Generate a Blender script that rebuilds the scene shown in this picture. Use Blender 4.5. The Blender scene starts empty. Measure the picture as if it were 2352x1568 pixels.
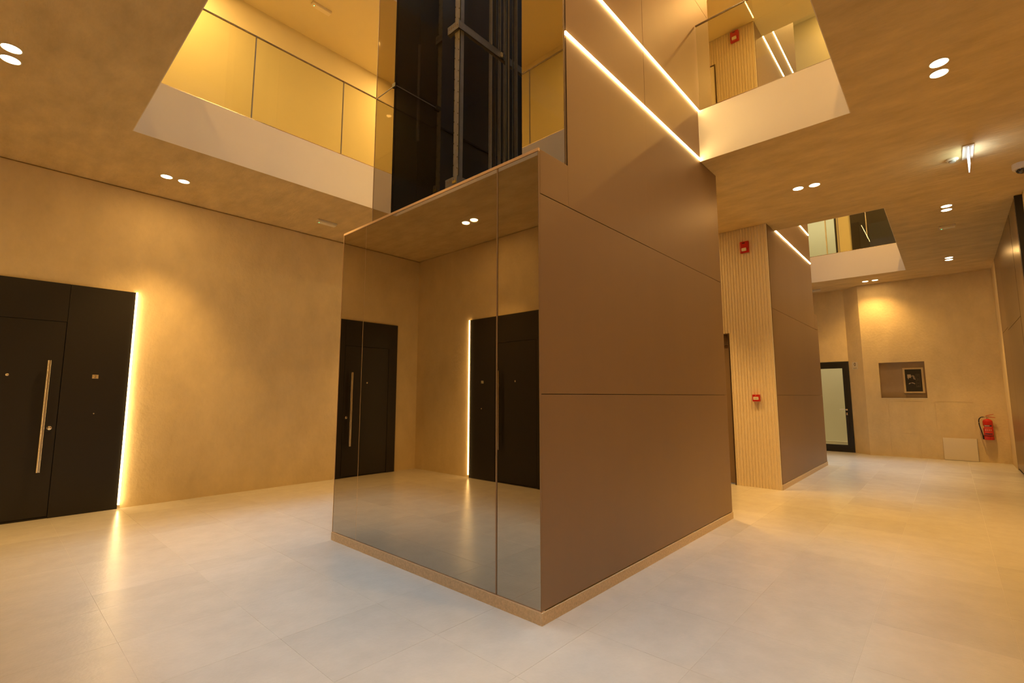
import bpy, bmesh, math, random
from mathutils import Vector, Matrix
random.seed(7)
S = bpy.context.scene
COL = S.collection
PI = math.pi

# ---------------------------------------------------------------- camera
FPX, YAW, PITCH, ROLL = 1101.2, 42.257, 6.488, 0.0152
cam_d = bpy.data.cameras.new('camera')
cam_d.sensor_width = 36.0
cam_d.sensor_fit = 'HORIZONTAL'
cam_d.lens = FPX / 2352 * 36
cam_d.clip_start = 0.05
cam = bpy.data.objects.new('camera', cam_d)
COL.objects.link(cam)
yw, pt = math.radians(YAW), math.radians(PITCH)
fwd = Vector((math.cos(yw) * math.cos(pt), math.sin(yw) * math.cos(pt), math.sin(pt)))
right = Vector((math.sin(yw), -math.cos(yw), 0))
up = right.cross(fwd)
CAMLOC = Vector((0, 0, 1.35))
m = Matrix((right, up, -fwd)).transposed().to_4x4()
m.translation = CAMLOC
cam.matrix_world = m
S.camera = cam

# ---------------------------------------------------------------- world, exposure
W = bpy.data.worlds.new('world')
S.world = W
W.use_nodes = True
W.node_tree.nodes['Background'].inputs[0].default_value = (0.75, 0.85, 1.0, 1)
W.node_tree.nodes['Background'].inputs[1].default_value = 0.3
S.view_settings.view_transform = 'Standard'
S.view_settings.look = 'None'
S.view_settings.exposure = 0.16
S.view_settings.gamma = 1.0
S.view_settings.use_curve_mapping = False
S.cycles.max_bounces = 10
S.cycles.diffuse_bounces = 6
S.cycles.glossy_bounces = 6
S.cycles.transparent_max_bounces = 16
S.cycles.caustics_reflective = False
S.cycles.caustics_refractive = False
S.cycles.sample_clamp_indirect = 4.0

# ---------------------------------------------------------------- light levels
WARM = (1.0, 0.56, 0.16)
SPOT_W = 118.0           # each downlight
GLOW_W = 3.2            # the wide part of each downlight's beam
STRIP = 40.0            # emission of the light strips
SKY_W = 128.0

def area(name, loc, sx, sy, w, col, rot=(0, 0, 0), spread=180):
    d = bpy.data.lights.new(name, 'AREA')
    d.shape = 'RECTANGLE'
    d.size, d.size_y = sx, sy
    d.energy = w
    d.color = col
    d.spread = math.radians(spread)
    o = bpy.data.objects.new(name, d)
    o.location = loc
    o.rotation_euler = rot
    COL.objects.link(o)
    return o

# daylight falling down the two light wells
area('skylight_lamp', (3.0, 3.15, 11.2), 4.3, 5.2, SKY_W, (0.56, 0.80, 1.0), spread=48)
area('skylight_lamp', (10.6, 3.15, 11.2), 4.3, 5.2, SKY_W, (0.56, 0.80, 1.0), spread=48)

# ---------------------------------------------------------------- node material helpers
def new_mat(name):
    m = bpy.data.materials.new(name)
    m.use_nodes = True
    nt = m.node_tree
    return m, nt, nt.nodes['Principled BSDF']

def mat(name, col, rough=0.5, metal=0.0, spec=0.5, noise=None, bump=None, vary=None):
    """noise=(scale, amount[, xyz stretch]); bump=(scale, strength[, stretch]); vary=per-object brightness amount"""
    m, nt, p = new_mat(name)
    L = nt.links
    p.inputs['Roughness'].default_value = rough
    p.inputs['Metallic'].default_value = metal
    p.inputs['Specular IOR Level'].default_value = spec
    p.inputs['Base Color'].default_value = (*col, 1)
    m.diffuse_color = (*col, 1)
    geo = nt.nodes.new('ShaderNodeNewGeometry')
    def coords(stretch):
        mp = nt.nodes.new('ShaderNodeMapping')
        mp.inputs['Scale'].default_value = stretch
        L.new(geo.outputs['Position'], mp.inputs['Vector'])
        return mp.outputs[0]
    val = None
    if noise:
        n = nt.nodes.new('ShaderNodeTexNoise')
        n.inputs['Scale'].default_value = noise[0]
        n.inputs['Detail'].default_value = 7
        n.inputs['Roughness'].default_value = 0.65
        L.new(coords(noise[2] if len(noise) > 2 else (1, 1, 1)), n.inputs['Vector'])
        mr = nt.nodes.new('ShaderNodeMapRange')
        mr.inputs['From Min'].default_value = 0.25
        mr.inputs['From Max'].default_value = 0.75
        mr.inputs['To Min'].default_value = 1 - noise[1]
        mr.inputs['To Max'].default_value = 1 + noise[1]
        L.new(n.outputs['Fac'], mr.inputs['Value'])
        val = mr.outputs[0]
    if vary:
        oi = nt.nodes.new('ShaderNodeObjectInfo')
        mr = nt.nodes.new('ShaderNodeMapRange')
        mr.inputs['To Min'].default_value = 1 - vary
        mr.inputs['To Max'].default_value = 1 + vary
        L.new(oi.outputs['Random'], mr.inputs['Value'])
        if val is None:
            val = mr.outputs[0]
        else:
            mu = nt.nodes.new('ShaderNodeMath'); mu.operation = 'MULTIPLY'
            L.new(val, mu.inputs[0]); L.new(mr.outputs[0], mu.inputs[1])
            val = mu.outputs[0]
    if val is not None:
        vm = nt.nodes.new('ShaderNodeVectorMath'); vm.operation = 'SCALE'
        vm.inputs[0].default_value = col
        L.new(val, vm.inputs['Scale'])
        L.new(vm.outputs[0], p.inputs['Base Color'])
    if bump:
        n = nt.nodes.new('ShaderNodeTexNoise')
        n.inputs['Scale'].default_value = bump[0]
        n.inputs['Detail'].default_value = 6
        L.new(coords(bump[2] if len(bump) > 2 else (1, 1, 1)), n.inputs['Vector'])
        b = nt.nodes.new('ShaderNodeBump')
        b.inputs['Strength'].default_value = bump[1]
        b.inputs['Distance'].default_value = 0.01
        L.new(n.outputs['Fac'], b.inputs['Height'])
        L.new(b.outputs[0], p.inputs['Normal'])
    return m

def emis(name, col, strength):
    m = bpy.data.materials.new(name)
    m.use_nodes = True
    nt = m.node_tree
    nt.nodes.clear()
    e = nt.nodes.new('ShaderNodeEmission')
    e.inputs[0].default_value = (*col, 1)
    e.inputs[1].default_value = strength
    o = nt.nodes.new('ShaderNodeOutputMaterial')
    nt.links.new(e.outputs[0], o.inputs[0])
    m.diffuse_color = (*col, 1)
    return m

def glass(name, tint, ior=1.5, rough=0.0):
    m = bpy.data.materials.new(name)
    m.use_nodes = True
    nt = m.node_tree
    nt.nodes.clear()
    L = nt.links
    t = nt.nodes.new('ShaderNodeBsdfTransparent'); t.inputs[0].default_value = (*tint, 1)
    g = nt.nodes.new('ShaderNodeBsdfGlossy'); g.inputs['Roughness'].default_value = rough
    f = nt.nodes.new('ShaderNodeFresnel'); f.inputs[0].default_value = ior
    x = nt.nodes.new('ShaderNodeMixShader')
    o = nt.nodes.new('ShaderNodeOutputMaterial')
    ge = nt.nodes.new('ShaderNodeNewGeometry')
    mr = nt.nodes.new('ShaderNodeMapRange')      # same reflectance entering and leaving the pane
    mr.inputs['To Min'].default_value = ior; mr.inputs['To Max'].default_value = 1 / ior
    L.new(ge.outputs['Backfacing'], mr.inputs['Value']); L.new(mr.outputs[0], f.inputs[0])
    L.new(f.outputs[0], x.inputs[0]); L.new(t.outputs[0], x.inputs[1]); L.new(g.outputs[0], x.inputs[2])
    L.new(x.outputs[0], o.inputs[0])
    m.diffuse_color = (*tint, 0.3)
    return m

PLASTER = mat('wall_plaster', (0.70, 0.57, 0.345), 0.75, spec=0.25, noise=(3.6, 0.10, (1, 1, 0.6)), bump=(26, 0.45, (1, 1, .8)))
CEILP = mat('ceiling_plaster', (0.66, 0.515, 0.27), 0.8, spec=0.2, noise=(5.5, 0.17, (1, 0.4, 1)), bump=(30, 0.9, (1, 0.35, 1)))
SMOOTH = mat('smooth_paint', (0.80, 0.72, 0.58), 0.7, spec=0.25, noise=(0.7, 0.03))
UPWALL = mat('upper_wall_paint', (0.72, 0.66, 0.44), 0.7, spec=0.25, noise=(0.8, 0.04))
WHITE = mat('lobby_white', (0.80, 0.76, 0.64), 0.7)
STONE = mat('limestone_tile', (0.545, 0.515, 0.455), 0.25, spec=0.42, noise=(5.0, 0.07), bump=(45, 0.12), vary=0.045)
GROUT = mat('tile_joint', (0.60, 0.56, 0.49), 0.8)
PLINTH = mat('speckled_stone', (0.60, 0.47, 0.30), 0.55, noise=(60, 0.22), bump=(80, 0.2))
BRONZE = mat('bronze_panel', (0.29, 0.20, 0.125), 0.5, metal=0.4, spec=0.4, noise=(1.2, 0.05, (1, 1, 0.2)), bump=(2, 0.02))
BRONZE_DK = mat('dark_bronze', (0.16, 0.11, 0.07), 0.4, metal=0.5)
CLAD = mat('bronze_cupboard', (0.20, 0.135, 0.085), 0.26, metal=0.55, spec=0.5, noise=(3, 0.05, (0.3, 1, 1)))
TRIM = mat('warm_metal_edge', (0.75, 0.55, 0.36), 0.3, metal=0.8)
MIRROR = mat('bronze_mirror', (0.48, 0.42, 0.33), 0.015, metal=1.0)
BLACKDOOR = mat('black_lacquer', (0.018, 0.015, 0.013), 0.42, spec=0.35, noise=(30, 0.1))
REVEAL = mat('dark_reveal', (0.07, 0.05, 0.033), 0.6)
BLACKGAP = mat('black_gap', (0.006, 0.005, 0.005), 0.8)
STEEL = mat('brushed_steel', (0.78, 0.72, 0.62), 0.22, metal=1.0)
RAILCAP = mat('rail_cap_steel', (0.34, 0.30, 0.25), 0.25, metal=1.0)
EDGE = mat('brown_edge', (0.42, 0.29, 0.17), 0.5)
CHROME = mat('chrome', (0.8, 0.77, 0.72), 0.08, metal=1.0)
GALV = mat('galvanised_steel', (0.46, 0.43, 0.38), 0.5, metal=0.35, noise=(12, 0.15))
RAILM = mat('guide_rail_steel', (0.24, 0.225, 0.205), 0.45, metal=0.4)
SHAFT = mat('shaft_black', (0.030, 0.030, 0.030), 0.7, noise=(1.5, 0.2), bump=(6, 0.1))
SHAFTG = mat('black_glass', (0.006, 0.006, 0.006), 0.03, spec=0.9)
CABLE = mat('grey_cable', (0.35, 0.31, 0.29), 0.6)
BLACKC = mat('black_cable', (0.02, 0.02, 0.02), 0.5)
SLAT = mat('ribbed_oak_slat', (0.82, 0.71, 0.52), 0.6, noise=(150, 0.12))
SLATBACK = mat('slat_backing', (0.9, 0.83, 0.7), 0.6)  # pale colour paints in the light caught by the slat edges
REDP = mat('red_plastic', (0.50, 0.012, 0.010), 0.35, spec=0.5)
REDM = mat('red_enamel', (0.52, 0.014, 0.008), 0.22, spec=0.6)
WHITEP = mat('white_plastic', (0.72, 0.66, 0.54), 0.45)
CREAM = mat('cream_plastic', (0.80, 0.74, 0.60), 0.4)
BLACKP = mat('black_plastic', (0.015, 0.014, 0.013), 0.35)
DOME = mat('smoked_dome', (0.02, 0.02, 0.02), 0.06, spec=0.8)
BLUELAB = mat('navy_label', (0.02, 0.03, 0.07), 0.4)
LABRED = mat('label_red', (0.62, 0.03, 0.02), 0.4)
YEL = mat('yellow_sticker', (0.80, 0.55, 0.08), 0.5)
WOODF = mat('pale_wood_frame', (0.62, 0.48, 0.27), 0.5, noise=(40, 0.1, (1, 1, 0.2)))
POSTER = mat('dark_poster', (0.020, 0.018, 0.014), 0.3, noise=(4, 0.3))
POSTINK = mat('poster_cream_ink', (0.52, 0.42, 0.30), 0.6)
POSTDIM = mat('poster_brown_ink', (0.11, 0.085, 0.06), 0.6)
INK = mat('dark_ink', (0.03, 0.018, 0.01), 0.6)
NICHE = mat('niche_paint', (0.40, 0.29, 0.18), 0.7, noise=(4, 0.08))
GLASS = glass('clear_guard_glass', (0.93, 0.94, 0.86))
FGLASS = glass('shaft_front_glass', (0.92, 0.92, 0.92), ior=1.10)
DGLASS = glass('door_glass', (0.94, 0.94, 0.86))
LED = emis('warm_led', (1.0, 0.66, 0.27), STRIP)
LED_DOOR = emis('door_led', (1.0, 0.66, 0.27), STRIP * 0.45)
LAMPFACE = emis('downlight_face', (1.0, 0.80, 0.48), 14.0)
GREENLED = emis('green_indicator', (0.1, 1.0, 0.4), 3.0)
EXITFACE = emis('exit_sign_glow', (0.80, 0.88, 0.95), 2.2)

# ---------------------------------------------------------------- geometry helpers
def wloc(o):
    v = Vector((0, 0, 0))
    while o is not None:
        v += o.location
        o = o.parent
    return v

def link(name, me, material, parent=None, origin=(0, 0, 0)):
    if material is not None and not me.materials:
        me.materials.append(material)
    o = bpy.data.objects.new(name, me)
    COL.objects.link(o)
    if parent is not None:
        o.parent = parent
        o.location = Vector(origin) - wloc(parent)
    else:
        o.location = origin
    return o

def tag(o, label=None, cat=None, group=None, kind=None):
    if label: o['label'] = label
    if cat: o['category'] = cat
    if group: o['group'] = group
    if kind: o['kind'] = kind
    return o

def thing(name, loc, label, cat, group=None, rz=0.0):
    o = bpy.data.objects.new(name, None)
    o.empty_display_size = 0.1
    o.location = loc
    o.rotation_euler.z = rz
    COL.objects.link(o)
    return tag(o, label, cat, group)

def setting(name, loc=(0, 0, 0)):
    o = bpy.data.objects.new(name, None)
    o.location = loc
    COL.objects.link(o)
    o['kind'] = 'structure'
    return o

class MB:
    """collects shapes in world coordinates, then links them as one mesh object"""
    def __init__(s): s.bm = bmesh.new()
    def box(s, x0, x1, y0, y1, z0, z1, bev=0.0):
        x0, x1 = min(x0, x1), max(x0, x1); y0, y1 = min(y0, y1), max(y0, y1); z0, z1 = min(z0, z1), max(z0, z1)
        r = bmesh.ops.create_cube(s.bm, size=1.0)
        for v in r['verts']:
            v.co = Vector((x0 + (v.co.x + .5) * (x1 - x0), y0 + (v.co.y + .5) * (y1 - y0), z0 + (v.co.z + .5) * (z1 - z0)))
        if bev > 0:
            ed = list({e for v in r['verts'] for e in v.link_edges})
            bmesh.ops.bevel(s.bm, geom=ed, offset=bev, segments=2, affect='EDGES', profile=0.7)
        return s
    def cyl(s, a, b, r, r2=None, n=24, caps=True):
        a, b = Vector(a), Vector(b)
        d = b - a
        q = d.to_track_quat('Z', 'Y').to_matrix().to_4x4()
        q.translation = (a + b) / 2
        bmesh.ops.create_cone(s.bm, cap_ends=caps, segments=n, radius1=r, radius2=r if r2 is None else r2, depth=d.length, matrix=q)
        return s
    def lathe(s, c, prof, n=28, axis='Z', flip=1):
        """prof: (radius, height) pairs from c along axis"""
        rings = []
        for r, h in prof:
            ring = []
            for k in range(n):
                t = 2 * PI * k / n
                p = (r * math.cos(t), r * math.sin(t), h * flip)
                if axis == 'X': p = (h * flip, p[0], p[1])
                if axis == 'Y': p = (p[0], h * flip, p[1])
                ring.append(s.bm.verts.new(Vector(c) + Vector(p)))
            rings.append(ring)
        for i in range(len(rings) - 1):
            for k in range(n):
                s.bm.faces.new((rings[i][k], rings[i][(k + 1) % n], rings[i + 1][(k + 1) % n], rings[i + 1][k]))
        s.bm.faces.new(rings[0]); s.bm.faces.new(rings[-1][::-1])
        return s
    def tube(s, pts, r, n=10):
        pts = [Vector(p) for p in pts]
        prev = None
        for i, p in enumerate(pts):
            d = (pts[min(i + 1, len(pts) - 1)] - pts[max(i - 1, 0)]).normalized()
            q = d.to_track_quat('Z', 'Y')
            ring = [s.bm.verts.new(p + q @ Vector((r * math.cos(2 * PI * k / n), r * math.sin(2 * PI * k / n), 0))) for k in range(n)]
            if prev:
                for k in range(n):
                    s.bm.faces.new((prev[k], prev[(k + 1) % n], ring[(k + 1) % n], ring[k]))
            else:
                s.bm.faces.new(ring)
            prev = ring
        s.bm.faces.new(prev[::-1])
        return s
    def prism(s, pts, vec):
        """polygon pts (world) extruded by vec"""
        v = Vector(vec)
        a = [s.bm.verts.new(Vector(p)) for p in pts]
        b = [s.bm.verts.new(Vector(p) + v) for p in pts]
        n = len(a)
        s.bm.faces.new(a); s.bm.faces.new(b[::-1])
        for i in range(n):
            s.bm.faces.new((a[i], b[i], b[(i + 1) % n], a[(i + 1) % n]))
        return s
    def build(s, name, material, parent=None, smooth=False, local=False, kind=None):
        """local: coordinates are the parent's own"""
        bmesh.ops.recalc_face_normals(s.bm, faces=s.bm.faces)
        cs = [v.co for v in s.bm.verts]
        lo = Vector([min(c[i] for c in cs) for i in range(3)]); hi = Vector([max(c[i] for c in cs) for i in range(3)])
        o0 = Vector(((lo.x + hi.x) / 2, (lo.y + hi.y) / 2, lo.z))
        bmesh.ops.translate(s.bm, verts=s.bm.verts, vec=-o0)
        me = bpy.data.meshes.new(name)
        s.bm.to_mesh(me); s.bm.free()
        if smooth:
            for p in me.polygons: p.use_smooth = True
            try: me.set_sharp_from_angle(angle=math.radians(40))
            except Exception: pass
        if local:
            me.materials.append(material)
            o = bpy.data.objects.new(name, me); COL.objects.link(o)
            o.parent = parent; o.location = o0
            if parent.parent is not None and parent.type == 'MESH':
                o.location = o0 - parent.location
        else:
            o = link(name, me, material, parent, o0)
        if kind: o['kind'] = kind
        return o

def bx(name, mt, par, x0, x1, y0, y1, z0, z1, bev=0.0, **k):
    return MB().box(x0, x1, y0, y1, z0, z1, bev).build(name, mt, par, **k)

def copy_tree(o, parent=None):
    c = o.copy(); COL.objects.link(c)
    if parent is not None: c.parent = parent
    for ch in list(o.children): copy_tree(ch, c)
    return c

def text(name, body, size, mt, parent, loc, rot, extrude=0.0008, font_space=1.0):
    cu = bpy.data.curves.new(name, 'FONT')
    cu.body = body; cu.size = size; cu.extrude = extrude
    cu.align_x = 'CENTER'; cu.align_y = 'CENTER'
    cu.space_character = font_space
    cu.materials.append(mt)
    tmp = bpy.data.objects.new(name, cu); COL.objects.link(tmp)
    bpy.context.view_layer.update()
    me = bpy.data.meshes.new_from_object(tmp.evaluated_get(bpy.context.evaluated_depsgraph_get()))
    bpy.data.objects.remove(tmp)
    o = bpy.data.objects.new(name, me); COL.objects.link(o)
    if not me.materials: me.materials.append(mt)
    o.parent = parent
    o.location = loc
    o.rotation_euler = rot
    return o

# ---------------------------------------------------------------- main dimensions
XB, XE = -0.91, 13.95          # back wall, end wall
YL, YR = 7.56, -0.82           # left wall, right wall
H0, S0 = 3.98, 4.585           # ground ceiling underside, slab top
H1, S1 = 7.36, 7.95
HT = 11.3
VX0, VX1, VY0, VY1 = 0.795, 5.25, 0.488, 5.84      # first light well
WX0, WX1 = 8.33, 12.85                              # second light well
C1X0, C1U, C1X1 = 2.355, 2.655, 5.735               # first lift core: lower front, upper front, back
CY0, CY1 = 1.893, 4.43
C2X0, C2X1, C2L = 7.87, 11.06, 11.33

# ---------------------------------------------------------------- floor
fl = bx('floor', GROUT, None, XB - .2, 14.4, -1.2, 7.9, -0.2, -0.0012)
fl['kind'] = 'structure'
xs = [XB] + [i * 0.62 for i in range(-1, 24)] + [14.4]
ys = [-0.9, -0.17, 0.45, 1.06, 1.66, 2.27, 2.88, 3.5, 4.11, 4.42, 4.67, 5.29, 5.91, 6.52, 7.12, 7.60]
def proj(p):
    v = Vector(p) - CAMLOC
    z = v.dot(fwd)
    if z < 0.25: return None
    return 1176 + FPX * v.dot(right) / z, 784 - FPX * v.dot(up) / z
cells = []
for i in range(len(xs) - 1):
    for j in range(len(ys) - 1):
        x0, x1, y0, y1 = xs[i], xs[i + 1], ys[j], ys[j + 1]
        if x1 - x0 < .05: continue
        if x0 > C1X0 + .1 and x1 < C1X1 - .1 and y0 > CY0 + .05 and y1 < CY1 - .05: continue
        if x0 > C2X0 + .1 and x1 < C2L - .1 and y0 > CY0 + .05 and y1 < CY1 - .05: continue
        ps = [proj((x, y, 0)) for x in (x0, x1) for y in (y0, y1)]
        a = 0
        if all(ps):
            w = max(p[0] for p in ps) - min(p[0] for p in ps); h = max(p[1] for p in ps) - min(p[1] for p in ps)
            inside = max(p[0] for p in ps) > 0 and min(p[0] for p in ps) < 2352 and min(p[1] for p in ps) < 1568
            hid = (x0 > C1X1 and y0 > 1.9 + (x0 - 5.7) * 0.33) or (x0 > C1X0 and y0 > CY1 + (x0 - C1X0) * 1.85)
            a = w * h if inside and not hid else 0
        cells.append((a, x0, x1, y0, y1))
cells.sort(reverse=True)
cache = {}
rest = MB()
for k, (a, x0, x1, y0, y1) in enumerate(cells):
    g = 0.0007
    if k < 299 and a > 0:
        w, d = round(x1 - x0, 3), round(y1 - y0, 3)
        if (w, d) not in cache:
            mb = MB().box(-w / 2 + g, w / 2 - g, -d / 2 + g, d / 2 - g, -0.0012, 0.0)
            bmesh.ops.bevel(mb.bm, geom=[e for e in mb.bm.edges if all(v.co.z > -.001 for v in e.verts)], offset=0.0005, segments=1, affect='EDGES')
            me = bpy.data.meshes.new('tile'); mb.bm.to_mesh(me); mb.bm.free(); me.materials.append(STONE)
            cache[(w, d)] = me
        o = bpy.data.objects.new('tile', cache[(w, d)]); COL.objects.link(o)
        o.parent = fl; o.location = Vector(((x0 + x1) / 2, (y0 + y1) / 2, 0)) - fl.location
    else:
        rest.box(x0 + g, x1 - g, y0 + g, y1 - g, -0.0012, 0.0)
rest.build('distant_tiles', STONE, fl, kind='stuff')

# ---------------------------------------------------------------- walls
def swall(name, mt, *b):
    o = bx(name, mt, None, *b); o['kind'] = 'structure'; return o
wl = swall('wall_left', PLASTER, XB - .3, 14.6, YL, YL + .25, 0, H0 - .014)
bx('shadow_gap', PLASTER, wl, XB - .3, 14.6, YL + .025, YL + .25, H0 - .014, S0)
wlu = swall('wall_left_upper', UPWALL, XB - .3, 14.6, YL, YL + .25, S0, HT)
wb = swall('wall_back', PLASTER, XB - .25, XB, -1.2, YL, 0, H0 - .010)
bx('shadow_gap', PLASTER, wb, XB - .25, XB - .02, -1.2, YL, H0 - .010, S0)
wbu = swall('wall_back_upper', UPWALL, XB - .25, XB, -1.2, YL, S0, HT)
wr = swall('wall_right', PLASTER, XB - .25, 12.94, -1.15, -0.895, 0, H0)
wr2 = swall('wall_right_end', PLASTER, 12.94, 14.6, -1.15, YR, 0, H0)
wru = swall('wall_right_upper', UPWALL, XB - .25, 14.6, -1.15, YR, S0, HT)

# end wall with a niche and filled-in access hatches, built as a grid of plaster blocks round the openings
E0, E1 = XE, XE + .14
holes = {'niche': (.372, 1.18, 1.306, 2.115), 'a': (.448, 1.066, .62, 1.232), 'b': (-.338, .263, .626, 1.228), 'c': (.56, 1.072, .062, .526)}
gy = sorted({YR, 1.47} | {v for h in holes.values() for v in h[:2]})
gz = sorted({0, H0} | {v for h in holes.values() for v in h[2:]})
we = MB()
for i in range(len(gy) - 1):
    run = None
    for j in range(len(gz) - 1):
        cy_, cz_ = (gy[i] + gy[i + 1]) / 2, (gz[j] + gz[j + 1]) / 2
        if not any(h[0] < cy_ < h[1] and h[2] < cz_ < h[3] for h in holes.values()):
            run = (run[0] if run else gz[j], gz[j + 1])
            if j == len(gz) - 2: we.box(E0, E1, gy[i], gy[i + 1], *run)
        else:
            if run: we.box(E0, E1, gy[i], gy[i + 1], *run)
            run = None
wend = we.build('wall_end', PLASTER); wend['kind'] = 'structure'
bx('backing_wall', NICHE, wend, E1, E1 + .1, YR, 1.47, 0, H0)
for k in 'abc':
    h = holes[k]; g = .0025
    bx('hatch_bed', PLASTER, wend, E0 + .010, E1, h[0], h[1], h[2], h[3])
    bx('access_hatch', PLASTER, wend, E0 + .002, E0 + .0098, h[0] + g, h[1] - g, h[2] + g, h[3] - g, .0015)
h = holes['niche']
MB().box(E0 - .003, E1, h[0] - .0, h[1], h[2] - .012, h[2]).build('niche_sill', SMOOTH, wend)
# slanted return and the recessed part with the glass door
XD = 14.25
wd = MB()
wd.prism([(XE, 1.47, 0), (XD, 1.79, 0), (XD + .2, 1.79, 0), (XD + .2, 1.3, 0), (E1 + .1, 1.3, 0), (E1 + .1, 1.47, 0)], (0, 0, H0))
wd.box(XD, XD + .2, 1.79, 2.74, 2.2, H0)
wd.box(XD, XD + .2, 2.74, YL, 0, H0)
wdo = wd.build('wall_end_recess', PLASTER); wdo['kind'] = 'structure'
# upper end wall with the opening of the lit stairwell
wu = MB()
wu.box(XE, XE + .2, YR, 1.78, S0, HT).box(XE, XE + .2, 2.9, YL, S0, HT).box(XE, XE + .2, 1.78, 2.9, 6.9, HT)
wuo = wu.build('wall_end_upper', UPWALL); wuo['kind'] = 'structure'

# stairwell behind the glass door: plain white walls
sw = MB()
sw.box(16.6, 16.8, 0.6, 4.6, 0, 7.2).box(14.45, 16.6, 0.5, 0.6, 0, 7.2).box(14.45, 16.6, 4.6, 4.7, 0, 7.2).box(14.2, 16.8, .5, 4.7, 7.2, 7.3)
sw.box(14.45, 16.8, 0.5, 4.7, -.2, 0.0)
swo = sw.build('wall_stairwell', WHITE); swo['kind'] = 'structure'
bx('trim_1', WHITE, swo, 15.2, 15.3, 0.6, 4.6, 0, 0.17)
area('stairwell_lamp', (15.5, 2.4, 7.0), 1.6, 2.5, 34, (1.0, 0.92, 0.74))
area('stairwell_lamp', (15.9, 2.4, 3.9), 0.8, 2.5, 22, (1.0, 0.90, 0.66))

# ---------------------------------------------------------------- slabs with the two light wells
def slab(name, z0, z1, mt):
    b = MB()
    X0, X1, Y0, Y1 = XB - .02, 14.45, -.9, YL + .025
    # strips around the wells; the lift cores rise through the wells and slab
    for (a0, a1, c0, c1) in ((X0, VX0, Y0, Y1), (VX0, VX1, Y0, VY0), (VX0, VX1, VY1, Y1), (VX1, C1X1, Y0, CY0 - .002), (VX1, C1X1, CY1 + .002, Y1),
                             (C1X1, C2X0 - .002, Y0, Y1), (C2X0, WX0, Y0, CY0 - .002), (C2X0, WX0, CY1 + .002, Y1),
                             (WX0, WX1, Y0, VY0), (WX0, WX1, VY1, Y1), (WX1, X1, Y0, Y1)):
        b.box(a0, a1, c0, c1, z0, z1)
    o = b.build(name, mt); o['kind'] = 'structure'
    return o
slab('ceiling', H0, S0 - .003, CEILP)
slab('ceiling_upper', H1, S1 - .003, UPWALL)
roof = MB().box(XB, VX0, -.9, YL, HT, HT + .2).box(VX1, WX0, -.9, YL, HT, HT + .2).box(WX1, 14.45, -.9, YL, HT, HT + .2)
roof.box(VX0, VX1, -.9, VY0, HT, HT + .2).box(VX0, VX1, VY1, YL, HT, HT + .2).box(WX0, WX1, -.9, VY0, HT, HT + .2).box(WX0, WX1, VY1, YL, HT, HT + .2)
ro = roof.build('ceiling_roof', UPWALL); ro['kind'] = 'structure'
# smooth painted faces of the slab edges round the wells
n = 1
for (z0, z1) in ((H0, S0), (H1, S1)):
    t = .006
    for (x0, x1) in ((VX0, VX1), (WX0, WX1)):
        first = x0 == VX0
        pieces = [(x0, x1, VY1 - t, VY1), (x0, x1, VY0, VY0 + t)]
        if first:
            pieces += [(VX0, VX0 + t, VY0 + t, VY1 - t), (VX1 - t, VX1, VY0 + t, CY0), (VX1 - t, VX1, CY1, VY1 - t)]
        else:
            pieces += [(WX1 - t, WX1, VY0 + t, VY1 - t), (WX0, WX0 + t, VY0 + t, CY0), (WX0, WX0 + t, CY1, VY1 - t)]
        for (a, b_, c, d) in pieces:
            n += 1
            o = bx('trim_%d' % n, SMOOTH, None, a, b_, c, d, z0 - .001, z1)
            o['kind'] = 'structure'

# ---------------------------------------------------------------- lift cores
BR = .02      # panel thickness
def bronze(par, x0, x1, z0, z1, mt=BRONZE):
    g = .002
    return bx('bronze_panel', mt, par, x0 + g, x1 - g, CY0, CY0 + BR, z0 + g, z1 - g, .003)

core = thing('lift_shaft', (4.0, 3.16, 0), 'bronze clad lift shaft with mirrored front in the middle of the hall', 'lift shaft')
# stone plinth
MB().prism([(C1X0 - .016, CY0 - .008, 0), (C1X1, CY0 - .008, 0), (C1X1, CY0 + .06, 0), (C1X0 + .05, CY0 + .06, 0), (C1X0 + .05, CY1 + .008, 0), (C1X0 - .016, CY1 + .008, 0)], (0, 0, .07)).build('plinth', PLINTH, core)
# lower mirrors
XM = C1X0 - .010
for (a, b_) in ((CY0 + .006, 2.2625), (2.2765, 4.0085), (4.0125, CY1 - .004)):
    bx('mirror_pane', MIRROR, core, XM, XM + .008, a, b_, .078, 2.962, .002)
MB().box(XM - .002, XM + .006, 2.2640, 2.2750, .078, 2.962, .002).build('mirror_joint_strip', BRONZE, core)
bx('mirror_joint_strip', TRIM, core, XM + .001, XM + .006, 4.0087, 4.0123, .078, 2.962)
bx('mirror_backing', BRONZE_DK, core, XM + .008, XM + .03, CY0 + .02, CY1, .07, 2.962)
MB().box(XM - .004, XM + .03, CY0, CY1 + .004, .068, .077).box(XM - .004, XM + .012, CY0, CY1 + .004, 2.963, 2.984).box(XM - .002, XM + .012, CY1 - .003, CY1 + .004, .077, 2.963).build('edge_trim', TRIM, core)
bx('corner_trim', BRONZE, core, XM - .002, XM + .012, CY0, CY0 + .005, .077, 2.963)
bx('ledge_top', BRONZE, core, XM + .012, C1U + .03, CY0 + .022, CY1 - .002, 2.955, 2.978)
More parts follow.
